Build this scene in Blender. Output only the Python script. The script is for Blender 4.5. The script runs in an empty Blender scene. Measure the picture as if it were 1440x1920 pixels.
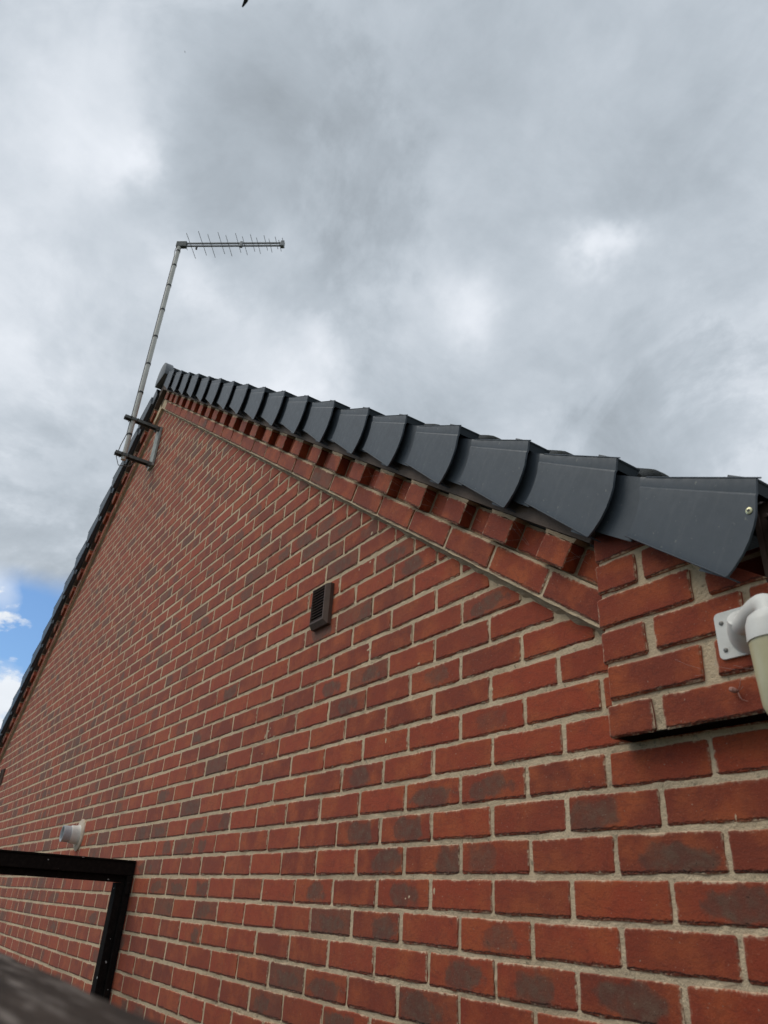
import bpy, bmesh, math, random
import numpy as np
from mathutils import Vector, Matrix
random.seed(7); rng = np.random.default_rng(11)
sc = bpy.context.scene
col = sc.collection
ZO = 1.9875                      # height of the reference brick course above the ground
# ---------------------------------------------------------------- camera
cd = bpy.data.cameras.new('camera'); cam = bpy.data.objects.new('camera', cd); col.objects.link(cam)
CR = np.array([[0.56541905, 0.8230331, 0.05401677], [-0.36594244, 0.30901394, -0.87783627], [-0.73918024, 0.47657832, 0.47590511]])
CC = np.array([1.67339, -1.201177, -0.114348 + ZO])
cam.matrix_world = Matrix(((CR[0][0], -CR[1][0], -CR[2][0], CC[0]), (CR[0][1], -CR[1][1], -CR[2][1], CC[1]),
                           (CR[0][2], -CR[1][2], -CR[2][2], CC[2]), (0, 0, 0, 1)))
cd.sensor_width = 36; cd.sensor_fit = 'AUTO'; cd.lens = 1378.712 / 1920 * 36
cd.clip_start = 0.02; cd.clip_end = 3000
cd.dof.use_dof = True; cd.dof.focus_distance = 2.6; cd.dof.aperture_fstop = 7.0
sc.camera = cam
# ---------------------------------------------------------------- exposure
sc.view_settings.view_transform = 'Standard'; sc.view_settings.look = 'None'
sc.view_settings.gamma = 1; sc.view_settings.exposure = 0.34
# ---------------------------------------------------------------- node helper
class NT:
    def __init__(s, tree): s.t = tree; s.n = tree.nodes; s.l = tree.links
    def add(s, typ, **kw):
        n = s.n.new(typ)
        for k, v in kw.items(): setattr(n, k, v)
        return n
    def put(s, sock, v):
        if hasattr(v, 'is_linked') or isinstance(v, bpy.types.NodeSocket): s.l.new(v, sock)
        elif v is not None:
            if isinstance(v, (tuple, list)) and len(v) == 3 and sock.type == 'RGBA': v = (*v, 1)
            sock.default_value = v
    def m(s, op, a, b=None, c=None, clamp=False):
        n = s.add('ShaderNodeMath', operation=op, use_clamp=clamp)
        for i, v in enumerate((a, b, c)):
            if v is not None: s.put(n.inputs[i], v)
        return n.outputs[0]
    def v(s, op, a, b=None, scale=None):
        n = s.add('ShaderNodeVectorMath', operation=op)
        s.put(n.inputs[0], a)
        if b is not None: s.put(n.inputs[1], b)
        if scale is not None: s.put(n.inputs['Scale'], scale)
        return n.outputs['Value'] if op in ('DOT_PRODUCT', 'LENGTH') else n.outputs[0]
    def noise(s, vec, scale, detail=4, rough=.55, dist=0, out='Fac'):
        n = s.add('ShaderNodeTexNoise'); s.put(n.inputs['Vector'], vec)
        n.inputs['Scale'].default_value = scale; n.inputs['Detail'].default_value = detail
        n.inputs['Roughness'].default_value = rough; n.inputs['Distortion'].default_value = dist
        return n.outputs[out]
    def mix(s, f, a, b, blend='MIX'):
        n = s.add('ShaderNodeMix', data_type='RGBA', blend_type=blend)
        s.put(n.inputs[0], f); s.put(n.inputs[6], a); s.put(n.inputs[7], b)
        return n.outputs[2]
    def ss(s, x, a, b, lo=0., hi=1.):
        n = s.add('ShaderNodeMapRange', interpolation_type='SMOOTHSTEP')
        s.put(n.inputs[0], x); n.inputs[1].default_value = a; n.inputs[2].default_value = b
        n.inputs[3].default_value = lo; n.inputs[4].default_value = hi
        return n.outputs[0]
    def comb(s, x, y, z):
        n = s.add('ShaderNodeCombineXYZ')
        for i, q in enumerate((x, y, z)): s.put(n.inputs[i], q)
        return n.outputs[0]
    def sep(s, v):
        n = s.add('ShaderNodeSeparateXYZ'); s.put(n.inputs[0], v); return n.outputs
# ---------------------------------------------------------------- sky
SUN_EL, SUN_AZ = math.radians(54), math.radians(-150)      # behind the cloud, high over the camera's left shoulder
w = bpy.data.worlds.new('World'); sc.world = w; w.use_nodes = True
T = NT(w.node_tree); T.n.clear()
sky = T.add('ShaderNodeTexSky', sky_type='NISHITA', sun_disc=False, sun_elevation=SUN_EL, sun_rotation=SUN_AZ)
sky.air_density = 1.0; sky.dust_density = .6; sky.ozone_density = 2.0
tc = T.add('ShaderNodeTexCoord').outputs['Generated']
d0 = T.v('NORMALIZE', tc)
wn = T.noise(d0, 3.2, 6, .6, out='Color')
wn2 = T.noise(d0, 11, 4, .6, out='Color')
dw = T.v('NORMALIZE', T.v('ADD', T.v('ADD', d0, T.v('SCALE', T.v('SUBTRACT', wn, (.5, .5, .5)), scale=.22)),
                          T.v('SCALE', T.v('SUBTRACT', wn2, (.5, .5, .5)), scale=.07)))
X, Y, Z = T.sep(d0)
zz = T.m('ADD', T.m('MAXIMUM', Z, .03), .45)
q = T.comb(T.m('DIVIDE', X, zz), T.m('DIVIDE', Y, zz), 0.37)
n1 = T.noise(q, 1.6, 9, .58, .35)
n2 = T.noise(T.v('ADD', q, (5.3, 2.1, 0)), 3.6, 8, .62, .5)
n3 = T.noise(T.v('ADD', q, (1.3, 7.7, 0)), .55, 3, .5, .2)
lum = T.m('ADD', .485, T.m('MULTIPLY', T.m('SUBTRACT', n1, .5), .34))
lum = T.m('ADD', lum, T.m('MULTIPLY', T.m('SUBTRACT', n2, .5), .34))
n4 = T.noise(T.v('ADD', q, (9.1, 4.4, 0)), 8.5, 6, .6, .8)
lum = T.m('ADD', lum, T.m('MULTIPLY', T.m('SUBTRACT', n4, .5), .14))
lum = T.m('ADD', lum, T.m('MULTIPLY', T.m('SUBTRACT', n3, .5), .25))
# silver-lined edges where one bank of cloud overlaps the next
nr = T.noise(T.v('ADD', q, (2.2, 6.1, 0)), 2.4, 9, .62, .6)
rid = T.m('POWER', T.m('MAXIMUM', T.m('SUBTRACT', 1.0, T.m('MULTIPLY', T.m('ABSOLUTE', T.m('SUBTRACT', nr, .5)), 7.0)), 0.), 2.2)
shade = T.ss(nr, .44, .54, -.035, .025)
lum = T.m('ADD', lum, shade)
lum = T.m('ADD', lum, T.m('MULTIPLY', rid, T.ss(n1, .42, .62, .0, .09)))
# thin places in the cloud sheet that let more light through (direction, sharpness, gain); negative = thicker
BL = [((-.560, -.030, .828), 700, .09), ((-.622, -.040, .782), 200, .11), ((-.650, .020, .760), 600, .10), ((-.655, .050, .754), 2500, .10),
      ((-.711, .143, .689), 900, .16), ((-.722, .318, .615), 500, .17), ((-.559, .475, .679), 700, .17), ((-.382, .563, .733), 2200, .22),
      ((-.830, .000, .557), 50, .15), ((-.700, -.060, .712), 40, .10), ((-.735, .26, .625), 130, .09), ((-.60, .40, .69), 120, .04), ((-.640, .225, .735), 1200, .08),
      ((-.370, .390, .843), 14, -.055), ((-.250, .620, .745), 30, -.06), ((-.89, .06, .45), 150, -.10), ((-.66, .15, .735), 300, -.015),
      ((-.82, .17, .545), 120, -.05), ((-.46, .60, .655), 160, .05)]
for c, k, g in BL:
    c = Vector(c).normalized()
    dd = T.m('SUBTRACT', 1.0, T.v('DOT_PRODUCT', dw, tuple(c)))
    e = T.m('POWER', 2.71828, T.m('MULTIPLY', dd, -float(k)))
    lum = T.m('MULTIPLY_ADD', e, g, lum)
lum = T.m('MULTIPLY', T.m('MINIMUM', T.m('MAXIMUM', lum, .26), .90), T.ss(Z, -.02, .50, .52, 1.0))   # an overcast sky is darker low down
tint = T.mix(T.ss(lum, .35, .75), (.875, .985, 1.10), (.955, 1.0, 1.07))
cloud = T.v('SCALE', tint, scale=T.m('MULTIPLY', lum, 10.0))
# the sheet breaks up towards the horizon into white heaps with blue between them
edge = T.m('MULTIPLY', T.ss(X, -.45, -.85), .34)           # the cloud sheet ends in the west
low = T.ss(T.m('SUBTRACT', T.m('ADD', Z, T.m('MULTIPLY', T.m('SUBTRACT', n1, .5), .10)), edge), -.018, .018)
cn = T.noise(T.v('MULTIPLY', d0, (5.5, 5.5, 11)), 1.0, 7, .6)
heap = T.ss(cn, .545, .615)
for c, k, g in [((-.951, .080, .302), 2600, .62), ((-.940, .050, .335), 2500, .8), ((-.975, .100, .190), 900, 1.0), ((-.957, .145, .262), 900, -.8), ((-.945, .125, .30), 900, -.6)]:
    c = Vector(c).normalized()
    dd = T.m('SUBTRACT', 1.0, T.v('DOT_PRODUCT', T.v('NORMALIZE', T.v('ADD', d0, T.v('SCALE', T.v('SUBTRACT', wn2, (.5, .5, .5)), scale=.05))), tuple(c)))
    e = T.m('POWER', 2.71828, T.m('MULTIPLY', dd, -float(k)))
    heap = T.m('MULTIPLY_ADD', e, g, heap)
heap = T.m('MINIMUM', T.m('MAXIMUM', heap, 0.), 1.)
heapc = T.v('SCALE', (.93, .98, 1.04), scale=T.m('ADD', 5.6, T.m('MULTIPLY', n2, 3.2)))
blue = T.v('MULTIPLY', sky.outputs[0], (.80, .98, 1.13))
lowc = T.mix(heap, blue, heapc)
allc = T.mix(low, lowc, cloud)
bg = T.add('ShaderNodeBackground'); T.put(bg.inputs[0], allc); bg.inputs[1].default_value = .1
T.l.new(bg.outputs[0], T.add('ShaderNodeOutputWorld').inputs[0])
# ---------------------------------------------------------------- sun behind the clouds
ld = bpy.data.lights.new('sun', 'SUN'); ld.energy = .85; ld.angle = math.radians(35); ld.color = (1, .93, .82)
sun = bpy.data.objects.new('sun', ld); col.objects.link(sun)
sd = Vector((math.sin(SUN_AZ) * math.cos(SUN_EL), math.cos(SUN_AZ) * math.cos(SUN_EL), math.sin(SUN_EL)))
sun.rotation_euler = sd.to_track_quat('Z', 'Y').to_euler(); sun.location = (0, 0, 20)

# ---------------------------------------------------------------- materials
def mat(name):
    m = bpy.data.materials.new(name); m.use_nodes = True
    T = NT(m.node_tree); b = T.n['Principled BSDF']
    return m, T, b
def bump(T, b, h, dist=.002, strength=.6):
    n = T.add('ShaderNodeBump'); T.put(n.inputs['Height'], h); n.inputs['Distance'].default_value = dist
    n.inputs['Strength'].default_value = strength; T.l.new(n.outputs[0], b.inputs['Normal'])
def simple(name, c, rough=.5, var=.15, scale=30, bd=.0005, bs=.25, metal=0, c2=None, dirt=0, spec=.5):
    m, T, b = mat(name)
    o = T.add('ShaderNodeTexCoord').outputs['Object']
    n = T.noise(o, scale, 5); f = T.ss(n, .35, .7)
    c2 = c2 or tuple(x * (1 - var) for x in c)
    cc = T.mix(f, c, c2)
    if dirt:
        dn = T.noise(o, scale * .6, 6, .7); cc = T.mix(T.m('MULTIPLY', T.ss(dn, .52, .75), dirt), cc, (.10, .09, .075))
    T.put(b.inputs['Base Color'], cc); b.inputs['Roughness'].default_value = rough; b.inputs['Metallic'].default_value = metal
    b.inputs['Specular IOR Level'].default_value = spec
    bump(T, b, T.noise(o, scale * 6, 4), bd, bs)
    return m
MORTAR = (.80, .625, .415)
def brick_mat(name, attr):
    m, T, b = mat(name)
    uv = T.add('ShaderNodeUVMap', uv_map='UVMap').outputs[0]
    sz = T.add('ShaderNodeUVMap', uv_map='Size').outputs[0]
    if attr:
        a = T.add('ShaderNodeAttribute', attribute_name='brick_data', attribute_type='GEOMETRY').outputs['Vector']
    else:
        a = T.add('ShaderNodeObjectInfo').outputs['Color']
    tone, flash, seed = T.sep(a)
    u, v, _ = T.sep(uv); hs, ht, _ = T.sep(sz)
    off = T.comb(T.m('MULTIPLY', seed, 61.7), T.m('MULTIPLY', seed, 23.1), T.m('MULTIPLY', seed, 97.3))
    P = T.v('ADD', uv, off)
    big = T.noise(P, 11, 4, .55); mid = T.noise(P, 45, 5, .6); fine = T.noise(P, 260, 4, .65); vf = T.noise(P, 700, 2, .5)
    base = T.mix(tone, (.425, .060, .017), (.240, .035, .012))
    base = T.mix(T.ss(big, .4, .72), base, (.46, .092, .022))
    base = T.mix(T.m('MULTIPLY', T.ss(mid, .5, .78), .5), base, (.20, .036, .018))
    base = T.mix(T.m('MULTIPLY', T.ss(fine, .56, .72), .55), base, (.42, .14, .075))
    base = T.mix(T.m('MULTIPLY', T.ss(fine, .42, .30), .55), base, (.13, .024, .012))
    # smoky flashed patch left by the kiln
    fr = T.m('FRACT', T.m('MULTIPLY', seed, 7.31)); fr2 = T.m('FRACT', T.m('MULTIPLY', seed, 13.7))
    cx = T.m('MULTIPLY', T.m('SUBTRACT', fr, .5), T.m('MULTIPLY', hs, 1.6))
    ax = T.m('MULTIPLY', hs, T.m('MULTIPLY_ADD', fr2, .35, .42))
    du = T.m('DIVIDE', T.m('SUBTRACT', u, cx), ax); dv = T.m('DIVIDE', T.m('ADD', v, .003), T.m('MULTIPLY', ht, .86))
    wv = T.noise(P, 16, 4, .6, out='Color'); wx_, wy_, _ = T.sep(wv)
    du = T.m('ADD', du, T.m('MULTIPLY', T.m('SUBTRACT', wx_, .5), 2.6)); dv = T.m('ADD', dv, T.m('MULTIPLY', T.m('SUBTRACT', wy_, .5), 2.4))
    rr = T.m('ADD', T.m('POWER', T.m('ABSOLUTE', du), 2.4), T.m('POWER', T.m('ABSOLUTE', dv), 2.4))
    rr = T.m('ADD', rr, T.m('MULTIPLY', T.m('SUBTRACT', big, .5), 1.6))
    rr = T.m('ADD', rr, T.m('MULTIPLY', T.m('SUBTRACT', mid, .5), .8))
    pm = T.m('MULTIPLY', T.ss(rr, 1.35, .35), T.ss(flash, .0, .6))
    allover = T.m('MULTIPLY', T.ss(flash, .55, 1.0), T.ss(mid, .25, .7, .5, .8))
    pm = T.m('MAXIMUM', T.m('MULTIPLY', pm, T.ss(mid, .25, .7, .55, .95)), allover)
    smoke = T.mix(T.ss(mid, .35, .7), (.090, .049, .034), (.165, .090, .055))
    smoke = T.mix(T.m('MULTIPLY', T.ss(fine, .5, .75), .5), smoke, (.20, .12, .08))
    smoke = T.mix(T.ss(T.noise(P, 90, 2), .70, .74), smoke, (.02, .014, .012))
    cc = T.mix(pm, base, smoke)
    wp = T.add('ShaderNodeNewGeometry').outputs['Position']
    wx = T.noise(wp, 1.3, 4, .6)                                     # broad weathering over the whole wall
    cc = T.mix(T.m('MULTIPLY', T.ss(wx, .48, .72), .22), cc, (.10, .058, .038))
    cc = T.mix(T.m('MULTIPLY', T.ss(T.noise(wp, 2.4, 5, .65), .60, .76), .05), cc, (.60, .48, .38))
    fold = T.noise(T.v('MULTIPLY', P, (14, 46, 1)), 1, 4, .6, 1.2)
    cc = T.mix(T.m('MULTIPLY', T.ss(T.m('ABSOLUTE', T.m('SUBTRACT', fold, .5)), .035, .0), .30), cc, (.11, .022, .012))
    # sandy mortar dragged over the arrises, pale specks of lime
    eu = T.m('SUBTRACT', hs, T.m('ABSOLUTE', u)); ev = T.m('SUBTRACT', ht, T.m('ABSOLUTE', v))
    ed = T.m('MINIMUM', eu, ev)
    er = T.m('ADD', ed, T.m('MULTIPLY', T.m('SUBTRACT', T.noise(P, 120, 4, .65), .5), .016))
    er = T.m('ADD', er, T.m('MULTIPLY', T.m('SUBTRACT', T.noise(P, 26, 2, .5), .5), .012))
    cc = T.mix(T.m('MULTIPLY', T.ss(er, .0022, -.0016), .75), cc, MORTAR)
    cc = T.mix(T.m('MULTIPLY', T.ss(er, .006, .001), .10), cc, MORTAR)
    cc = T.mix(T.m('MULTIPLY', T.ss(T.noise(P, 190, 1, .3), .76, .785), .4), cc, (.45, .36, .26))
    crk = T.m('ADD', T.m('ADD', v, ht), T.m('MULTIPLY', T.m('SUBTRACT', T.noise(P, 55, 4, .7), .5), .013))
    cc = T.mix(T.m('MULTIPLY', T.ss(T.m('ABSOLUTE', T.m('SUBTRACT', crk, .0042)), .0016, .0003), T.ss(fr2, .15, .4, .2, .75)), cc, (.035, .014, .009))   # darker line along the drag crease
    T.put(b.inputs['Base Color'], cc); b.inputs['Roughness'].default_value = .82
    b.inputs['Specular IOR Level'].default_value = .42
    b.inputs['Sheen Weight'].default_value = .12; b.inputs['Sheen Roughness'].default_value = .55; b.inputs['Sheen Tint'].default_value = (1, .76, .64, 1)
    # sanded texture plus the drag crease along the lower arris
    cre = T.m('ADD', T.m('ADD', v, ht), T.m('MULTIPLY', T.m('SUBTRACT', T.noise(P, 70, 4, .65), .5), .014))
    hgt = T.m('ADD', T.m('MULTIPLY', fine, .55), T.m('MULTIPLY', mid, .7))
    hgt = T.m('ADD', hgt, T.m('MULTIPLY', vf, .25))
    hgt = T.m('ADD', hgt, T.m('MULTIPLY', T.ss(cre, .001, .0065), 1.5))
    hgt = T.m('ADD', hgt, T.m('MULTIPLY', T.ss(er, -.001, .0035), .7))
    bump(T, b, hgt, .0022, .75)
    return m
M_BRICK = brick_mat('brick_single', False); M_BRICKS = brick_mat('brick_joined', True)
def mortar_mat(name='mortar', dirty=.45, dark=None):
    m, T, b = mat(name)
    o = T.add('ShaderNodeTexCoord').outputs['Object']
    a = T.noise(o, 6, 4); c = T.noise(o, 240, 4, .7); d = T.noise(o, 60, 5, .65)
    cc = T.mix(T.ss(a, .35, .7), MORTAR, (.66, .51, .33))
    cc = T.mix(T.m('MULTIPLY', T.ss(c, .55, .75), .6), cc, (.74, .65, .49))
    cc = T.mix(T.m('MULTIPLY', T.ss(d, .55, .30), .0), cc, cc)
    cc = T.mix(T.m('MULTIPLY', T.ss(d, .44, .28), .65), cc, (.19, .165, .115))
    cc = T.mix(T.m('MULTIPLY', T.ss(c, .40, .27), .6), cc, (.16, .135, .095))
    st = T.noise(o, 1.7, 5, .65)
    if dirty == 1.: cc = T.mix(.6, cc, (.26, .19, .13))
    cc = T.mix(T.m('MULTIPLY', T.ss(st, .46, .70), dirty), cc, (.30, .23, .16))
    T.put(b.inputs['Base Color'], cc); b.inputs['Roughness'].default_value = .9; b.inputs['Specular IOR Level'].default_value = .3
    bump(T, b, T.m('ADD', c, T.m('MULTIPLY', d, 1.6)), .003, .8)
    return m
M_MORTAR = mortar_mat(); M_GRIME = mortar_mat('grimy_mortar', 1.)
def plastic_cap():
    m, T, b = mat('slate_grey_plastic')
    o = T.add('ShaderNodeTexCoord').outputs['Object']
    n = T.noise(o, 5, 5); s = T.noise(T.v('MULTIPLY', o, (60, 60, 60)), 1, 6, .7)
    cc = T.mix(T.ss(n, .35, .7), (.066, .082, .099), (.054, .068, .083))
    cc = T.mix(T.m('MULTIPLY', T.ss(s, .60, .76), .35), cc, (.26, .27, .27))
    ds = T.noise(T.v('MULTIPLY', o, (70, 30, 6)), 1, 5, .65)
    cc = T.mix(T.m('MULTIPLY', T.ss(ds, .5, .75), .16), cc, (.17, .18, .185))
    cc = T.mix(T.m('MULTIPLY', T.ss(T.noise(o, 90, 2, .5), .70, .76), .5), cc, (.24, .25, .22))
    T.put(b.inputs['Base Color'], cc)
    T.put(b.inputs['Roughness'], T.ss(s, .3, .7, .42, .58)); b.inputs['Specular IOR Level'].default_value = .5
    bump(T, b, T.m('ADD', T.m('MULTIPLY', n, 2.), T.m('MULTIPLY', s, .15)), .003, .25)
    return m
M_CAP = plastic_cap()
M_TILE = simple('concrete_tile', (.050, .054, .056), .9, scale=45, c2=(.026, .030, .022), bd=.008, bs=.9, dirt=.5)
M_BROWNPL = simple('brown_plastic', (.135, .088, .068), .6, scale=20, c2=(.10, .066, .052), spec=.2)
M_VENTIN = simple('vent_dark', (.008, .007, .007), .6)
M_WHITEPL = simple('white_plastic', (.84, .82, .76), .45, scale=28, c2=(.76, .74, .68), dirt=.35)
M_YELLOWPL = simple('yellowed_plastic', (.66, .60, .38), .4, scale=14, c2=(.56, .50, .29), dirt=.3)
M_GREYPL = simple('grey_plastic', (.60, .62, .63), .45, scale=30, c2=(.42, .45, .48))
M_SEAL = simple('flue_seal', (.66, .55, .43), .75, scale=30, c2=(.55, .43, .33), dirt=.3)
M_GALV = simple('galvanised_steel', (.17, .18, .17), .55, scale=40, c2=(.09, .10, .095), metal=.3)
M_ALU = simple('dull_aluminium', (.66, .65, .59), .55, scale=14, c2=(.56, .55, .50), dirt=.2)
M_PLATE = simple('weathered_plate', (.46, .48, .45), .7, scale=20, c2=(.32, .34, .31), dirt=.5)
M_ELEM = simple('aerial_metal', (.34, .35, .35), .5, scale=30, metal=.2)
M_BLACK = simple('black_tape', (.02, .02, .021), .5)
M_CABLE = simple('brown_cable', (.09, .085, .08), .5)
M_SCREW = simple('zinc_screw', (.75, .72, .45), .35, metal=.5, scale=300)
M_STEEL = simple('dark_screw', (.20, .19, .17), .4, metal=.6, scale=300)
M_SPIDER = simple('pale_husk', (.42, .20, .15), .7, scale=300)
M_WEB = simple('cobweb', (.55, .52, .48), .9)
M_BIRD = simple('dark_feather', (.05, .055, .06), .8, scale=20)
M_RIDGE = simple('faded_grey_plastic', (.17, .185, .195), .5, scale=14, c2=(.13, .14, .15))
M_SOFFIT_SHADE = simple('soffit_shade_black', (.009, .008, .007), .95, scale=40, spec=.03)  # matt near-black that paints in the kneeler's underside shade
M_SOFFIT = simple('undercloak_board', (.17, .125, .10), .9, scale=40, bd=.003, bs=.6)
M_GROUND = simple('grass_and_soil', (.04, .05, .022), .95, scale=.8, c2=(.06, .055, .035))
M_PATH = simple('concrete_path', (.12, .115, .105), .9, scale=3, c2=(.08, .078, .07), dirt=.3)
def paint_wood():
    m, T, b = mat('black_brown_paint')
    o = T.add('ShaderNodeTexCoord').outputs['Object']
    g = T.noise(T.v('MULTIPLY', o, (60, 60, 60)), 1, 4)
    cc = T.mix(T.ss(g, .4, .7), (.0125, .010, .009), (.019, .015, .013))
    nz = T.sep(T.add('ShaderNodeNewGeometry').outputs['Normal'])[2]
    up = T.ss(nz, .5, .9)
    sp = T.noise(o, 26, 3, .6)
    cc = T.mix(T.m('MULTIPLY', T.ss(sp, .45, .62), T.m('MULTIPLY', up, .75)), cc, (.11, .10, .08))
    dr = T.noise(T.v('ADD', o, (3.3, 1, 2)), 34, 2, .5)
    cc = T.mix(T.ss(dr, .70, .73), cc, (.48, .49, .47))
    T.put(b.inputs['Base Color'], cc); b.inputs['Roughness'].default_value = .85; b.inputs['Specular IOR Level'].default_value = .06
    bump(T, b, g, .001, .4)
    return m
M_PAINT = paint_wood()
def fence_wood():
    m, T, b = mat('weathered_fence_wood')
    o = T.add('ShaderNodeTexCoord').outputs['Object']
    s = T.v('MULTIPLY', o, (3, 60, 60))
    g = T.noise(s, 1, 6, .65, .5); p = T.noise(T.v('MULTIPLY', o, (11, 120, 120)), 1, 5, .6); k = T.noise(o, 4, 4)
    cc = T.mix(T.ss(g, .3, .7), (.032, .022, .016), (.064, .046, .036))
    cc = T.mix(T.m('MULTIPLY', T.ss(p, .50, .68), .85), cc, (.20, .165, .142))
    cc = T.mix(T.m('MULTIPLY', T.ss(p, .44, .30), .7), cc, (.018, .014, .012))
    cc = T.mix(T.m('MULTIPLY', T.ss(k, .5, .75), .35), cc, (.075, .075, .05))
    T.put(b.inputs['Base Color'], cc); b.inputs['Roughness'].default_value = .95; b.inputs['Specular IOR Level'].default_value = .12
    bump(T, b, T.m('ADD', g, p), .004, .7)
    return m
M_FENCE = fence_wood()

# ---------------------------------------------------------------- object helpers
def link(name, me, m=None, parent=None):
    o = bpy.data.objects.new(name, me); col.objects.link(o)
    if m is not None and me is not None and not me.materials: me.materials.append(m)
    if parent is not None: o.parent = parent
    return o
def tag(o, label=None, cat=None, group=None, kind=None):
    for k, v in (('label', label), ('category', cat), ('group', group), ('kind', kind)):
        if v: o[k] = v
    return o
def empty(name, loc=(0, 0, 0), label=None, cat=None, group=None):
    o = bpy.data.objects.new(name, None); col.objects.link(o); o.location = loc; o.empty_display_size = .2
    return tag(o, label, cat, group)
class MB:
    def __init__(s): s.v = []; s.f = []
    def add(s, vs, fs):
        b = len(s.v); s.v += [tuple(x) for x in vs]; s.f += [tuple(i + b for i in f) for f in fs]; return s
    def box(s, a, b):
        (x0, y0, z0), (x1, y1, z1) = a, b
        return s.add([(x0, y0, z0), (x1, y0, z0), (x1, y1, z0), (x0, y1, z0), (x0, y0, z1), (x1, y0, z1), (x1, y1, z1), (x0, y1, z1)],
                     [(0, 3, 2, 1), (4, 5, 6, 7), (0, 1, 5, 4), (1, 2, 6, 5), (2, 3, 7, 6), (3, 0, 4, 7)])
    def tube(s, pts, r, n=10, cap=True):
        pts = [Vector(p) for p in pts]; rs = r if isinstance(r, (list, tuple)) else [r] * len(pts)
        up = None; vs = []
        for i, p in enumerate(pts):
            t = (pts[min(i + 1, len(pts) - 1)] - pts[max(i - 1, 0)]).normalized()
            if up is None: up = t.orthogonal().normalized()
            up = (up - t * up.dot(t)).normalized(); w_ = t.cross(up)
            for k in range(n):
                a = 2 * math.pi * k / n; vs.append(p + (up * math.cos(a) + w_ * math.sin(a)) * rs[i])
        fs = []
        for i in range(len(pts) - 1):
            for k in range(n): fs.append((i * n + k, i * n + (k + 1) % n, (i + 1) * n + (k + 1) % n, (i + 1) * n + k))
        if cap: fs.append(tuple(range(n))[::-1]); fs.append(tuple((len(pts) - 1) * n + k for k in range(n)))
        return s.add(vs, fs)
    def prism(s, outline, fn, d0, d1):
        """closed outline of 2-D points swept from depth d0 to d1; fn(a, b, d) -> xyz"""
        n = len(outline)
        return s.add([fn(a, b, d0) for a, b in outline] + [fn(a, b, d1) for a, b in outline],
                     [tuple(range(n))[::-1], tuple(range(n, 2 * n))] + [(i, (i + 1) % n, n + (i + 1) % n, n + i) for i in range(n)])
    def mesh(s, name, smooth=False, bevel=0):
        me = bpy.data.meshes.new(name); me.from_pydata(s.v, [], s.f); me.validate()
        bm = bmesh.new(); bm.from_mesh(me); bmesh.ops.recalc_face_normals(bm, faces=bm.faces)
        if bevel: bmesh.ops.bevel(bm, geom=list(bm.edges), offset=bevel, segments=2, affect='EDGES', profile=.6)
        bm.to_mesh(me); bm.free()
        if smooth:
            me.polygons.foreach_set('use_smooth', [True] * len(me.polygons))
            me.set_sharp_from_angle(angle=math.radians(35))
        return me
    def build(s, name, m, parent=None, smooth=False, bevel=0): return link(name, s.mesh(name, smooth, bevel), m, parent)

# ---------------------------------------------------------------- the gable's measures (metres; wall face at y = 0)
XA = -3.82                       # ridge line
XC = 1.075                       # right corner of the wall
XL = 2 * XA - XC
PC, PS = .8171, .5764            # cosine and sine of the pitch
PITCH = math.atan2(PS, PC)
T0 = .7567                       # distance of the raked course's lower edge from the slope origin
def rk(s, t, y, side=1):
    """slope coordinates -> world: s runs down the slope, t stands square to it"""
    x = s * PC + t * PS; z = -s * PS + t * PC + ZO
    return (x if side > 0 else 2 * XA - x, y, z)
def s_apex(t): return (XA - t * PS) / PC
def rake_z(x):                   # height of the raked course's lower edge above x
    return (T0 - (x if x > XA else 2 * XA - x) * PS) / PC + ZO

# ---------------------------------------------------------------- ground
g = MB().add([(-400, -400, -.02), (400, -400, -.02), (400, 400, -.02), (-400, 400, -.02)], [(0, 1, 2, 3)]).build('ground', M_GROUND); tag(g, kind='structure')
g = MB().box((-9.5, -1.02, -.3), (6, -.004, 0)).build('path', M_PATH); tag(g, kind='structure')

# ---------------------------------------------------------------- house
house = empty('brick_house', (XA, 0, 0), 'red brick house gable end with dark grey dry verge roof edge', 'house')
def hp(o):                       # parent to the house keeping the world position
    o.parent = house; o.matrix_parent_inverse = house.matrix_world.inverted(); return o
house.matrix_world = Matrix.Translation((XA, 0, 0))
HINV = Matrix.Translation((-XA, 0, 0))
def part(mb, name, m, parent=None, **k):
    o = mb.build(name, m, None, **k)
    if parent is None: o.parent = house; o.matrix_parent_inverse = HINV
    else: o.parent = parent
    return o

# bricks are gathered first, then the 300 that show largest become objects of their own and the rest one mesh
BR = []
def jit(a): return random.uniform(-a, a)
def brick_data(dark=.22):
    fl = 0.
    r = random.random()
    if r < dark * .6: fl = random.uniform(.35, .58)
    elif r < dark: fl = random.uniform(.62, 1.)
    return (random.random(), fl, random.random())
def outline(hs, ht, n=(6, 3), rough=.0016):
    p = []
    r = min(.004, ht * .2)
    for k in range(n[0]): p.append((-hs + r + (2 * hs - 2 * r) * k / (n[0] - 1), -ht))
    for k in range(n[1]): p.append((hs, -ht + r + (2 * ht - 2 * r) * k / (n[1] - 1)))
    for k in range(n[0]): p.append((hs - r - (2 * hs - 2 * r) * k / (n[0] - 1), ht))
    for k in range(n[1]): p.append((-hs, ht - r - (2 * ht - 2 * r) * k / (n[1] - 1)))
    return [(a + jit(rough), b + jit(rough)) for a, b in p]
def clip(poly, nx, nz, d):       # keep nx*x + nz*z <= d
    out = []
    for i, p in enumerate(poly):
        q_ = poly[(i + 1) % len(poly)]
        a = nx * p[0] + nz * p[1] - d; b = nx * q_[0] + nz * q_[1] - d
        if a <= 0: out.append(p)
        if a * b < 0:
            t = a / (a - b); out.append((p[0] + (q_[0] - p[0]) * t, p[1] + (q_[1] - p[1]) * t))
    return out
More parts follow.
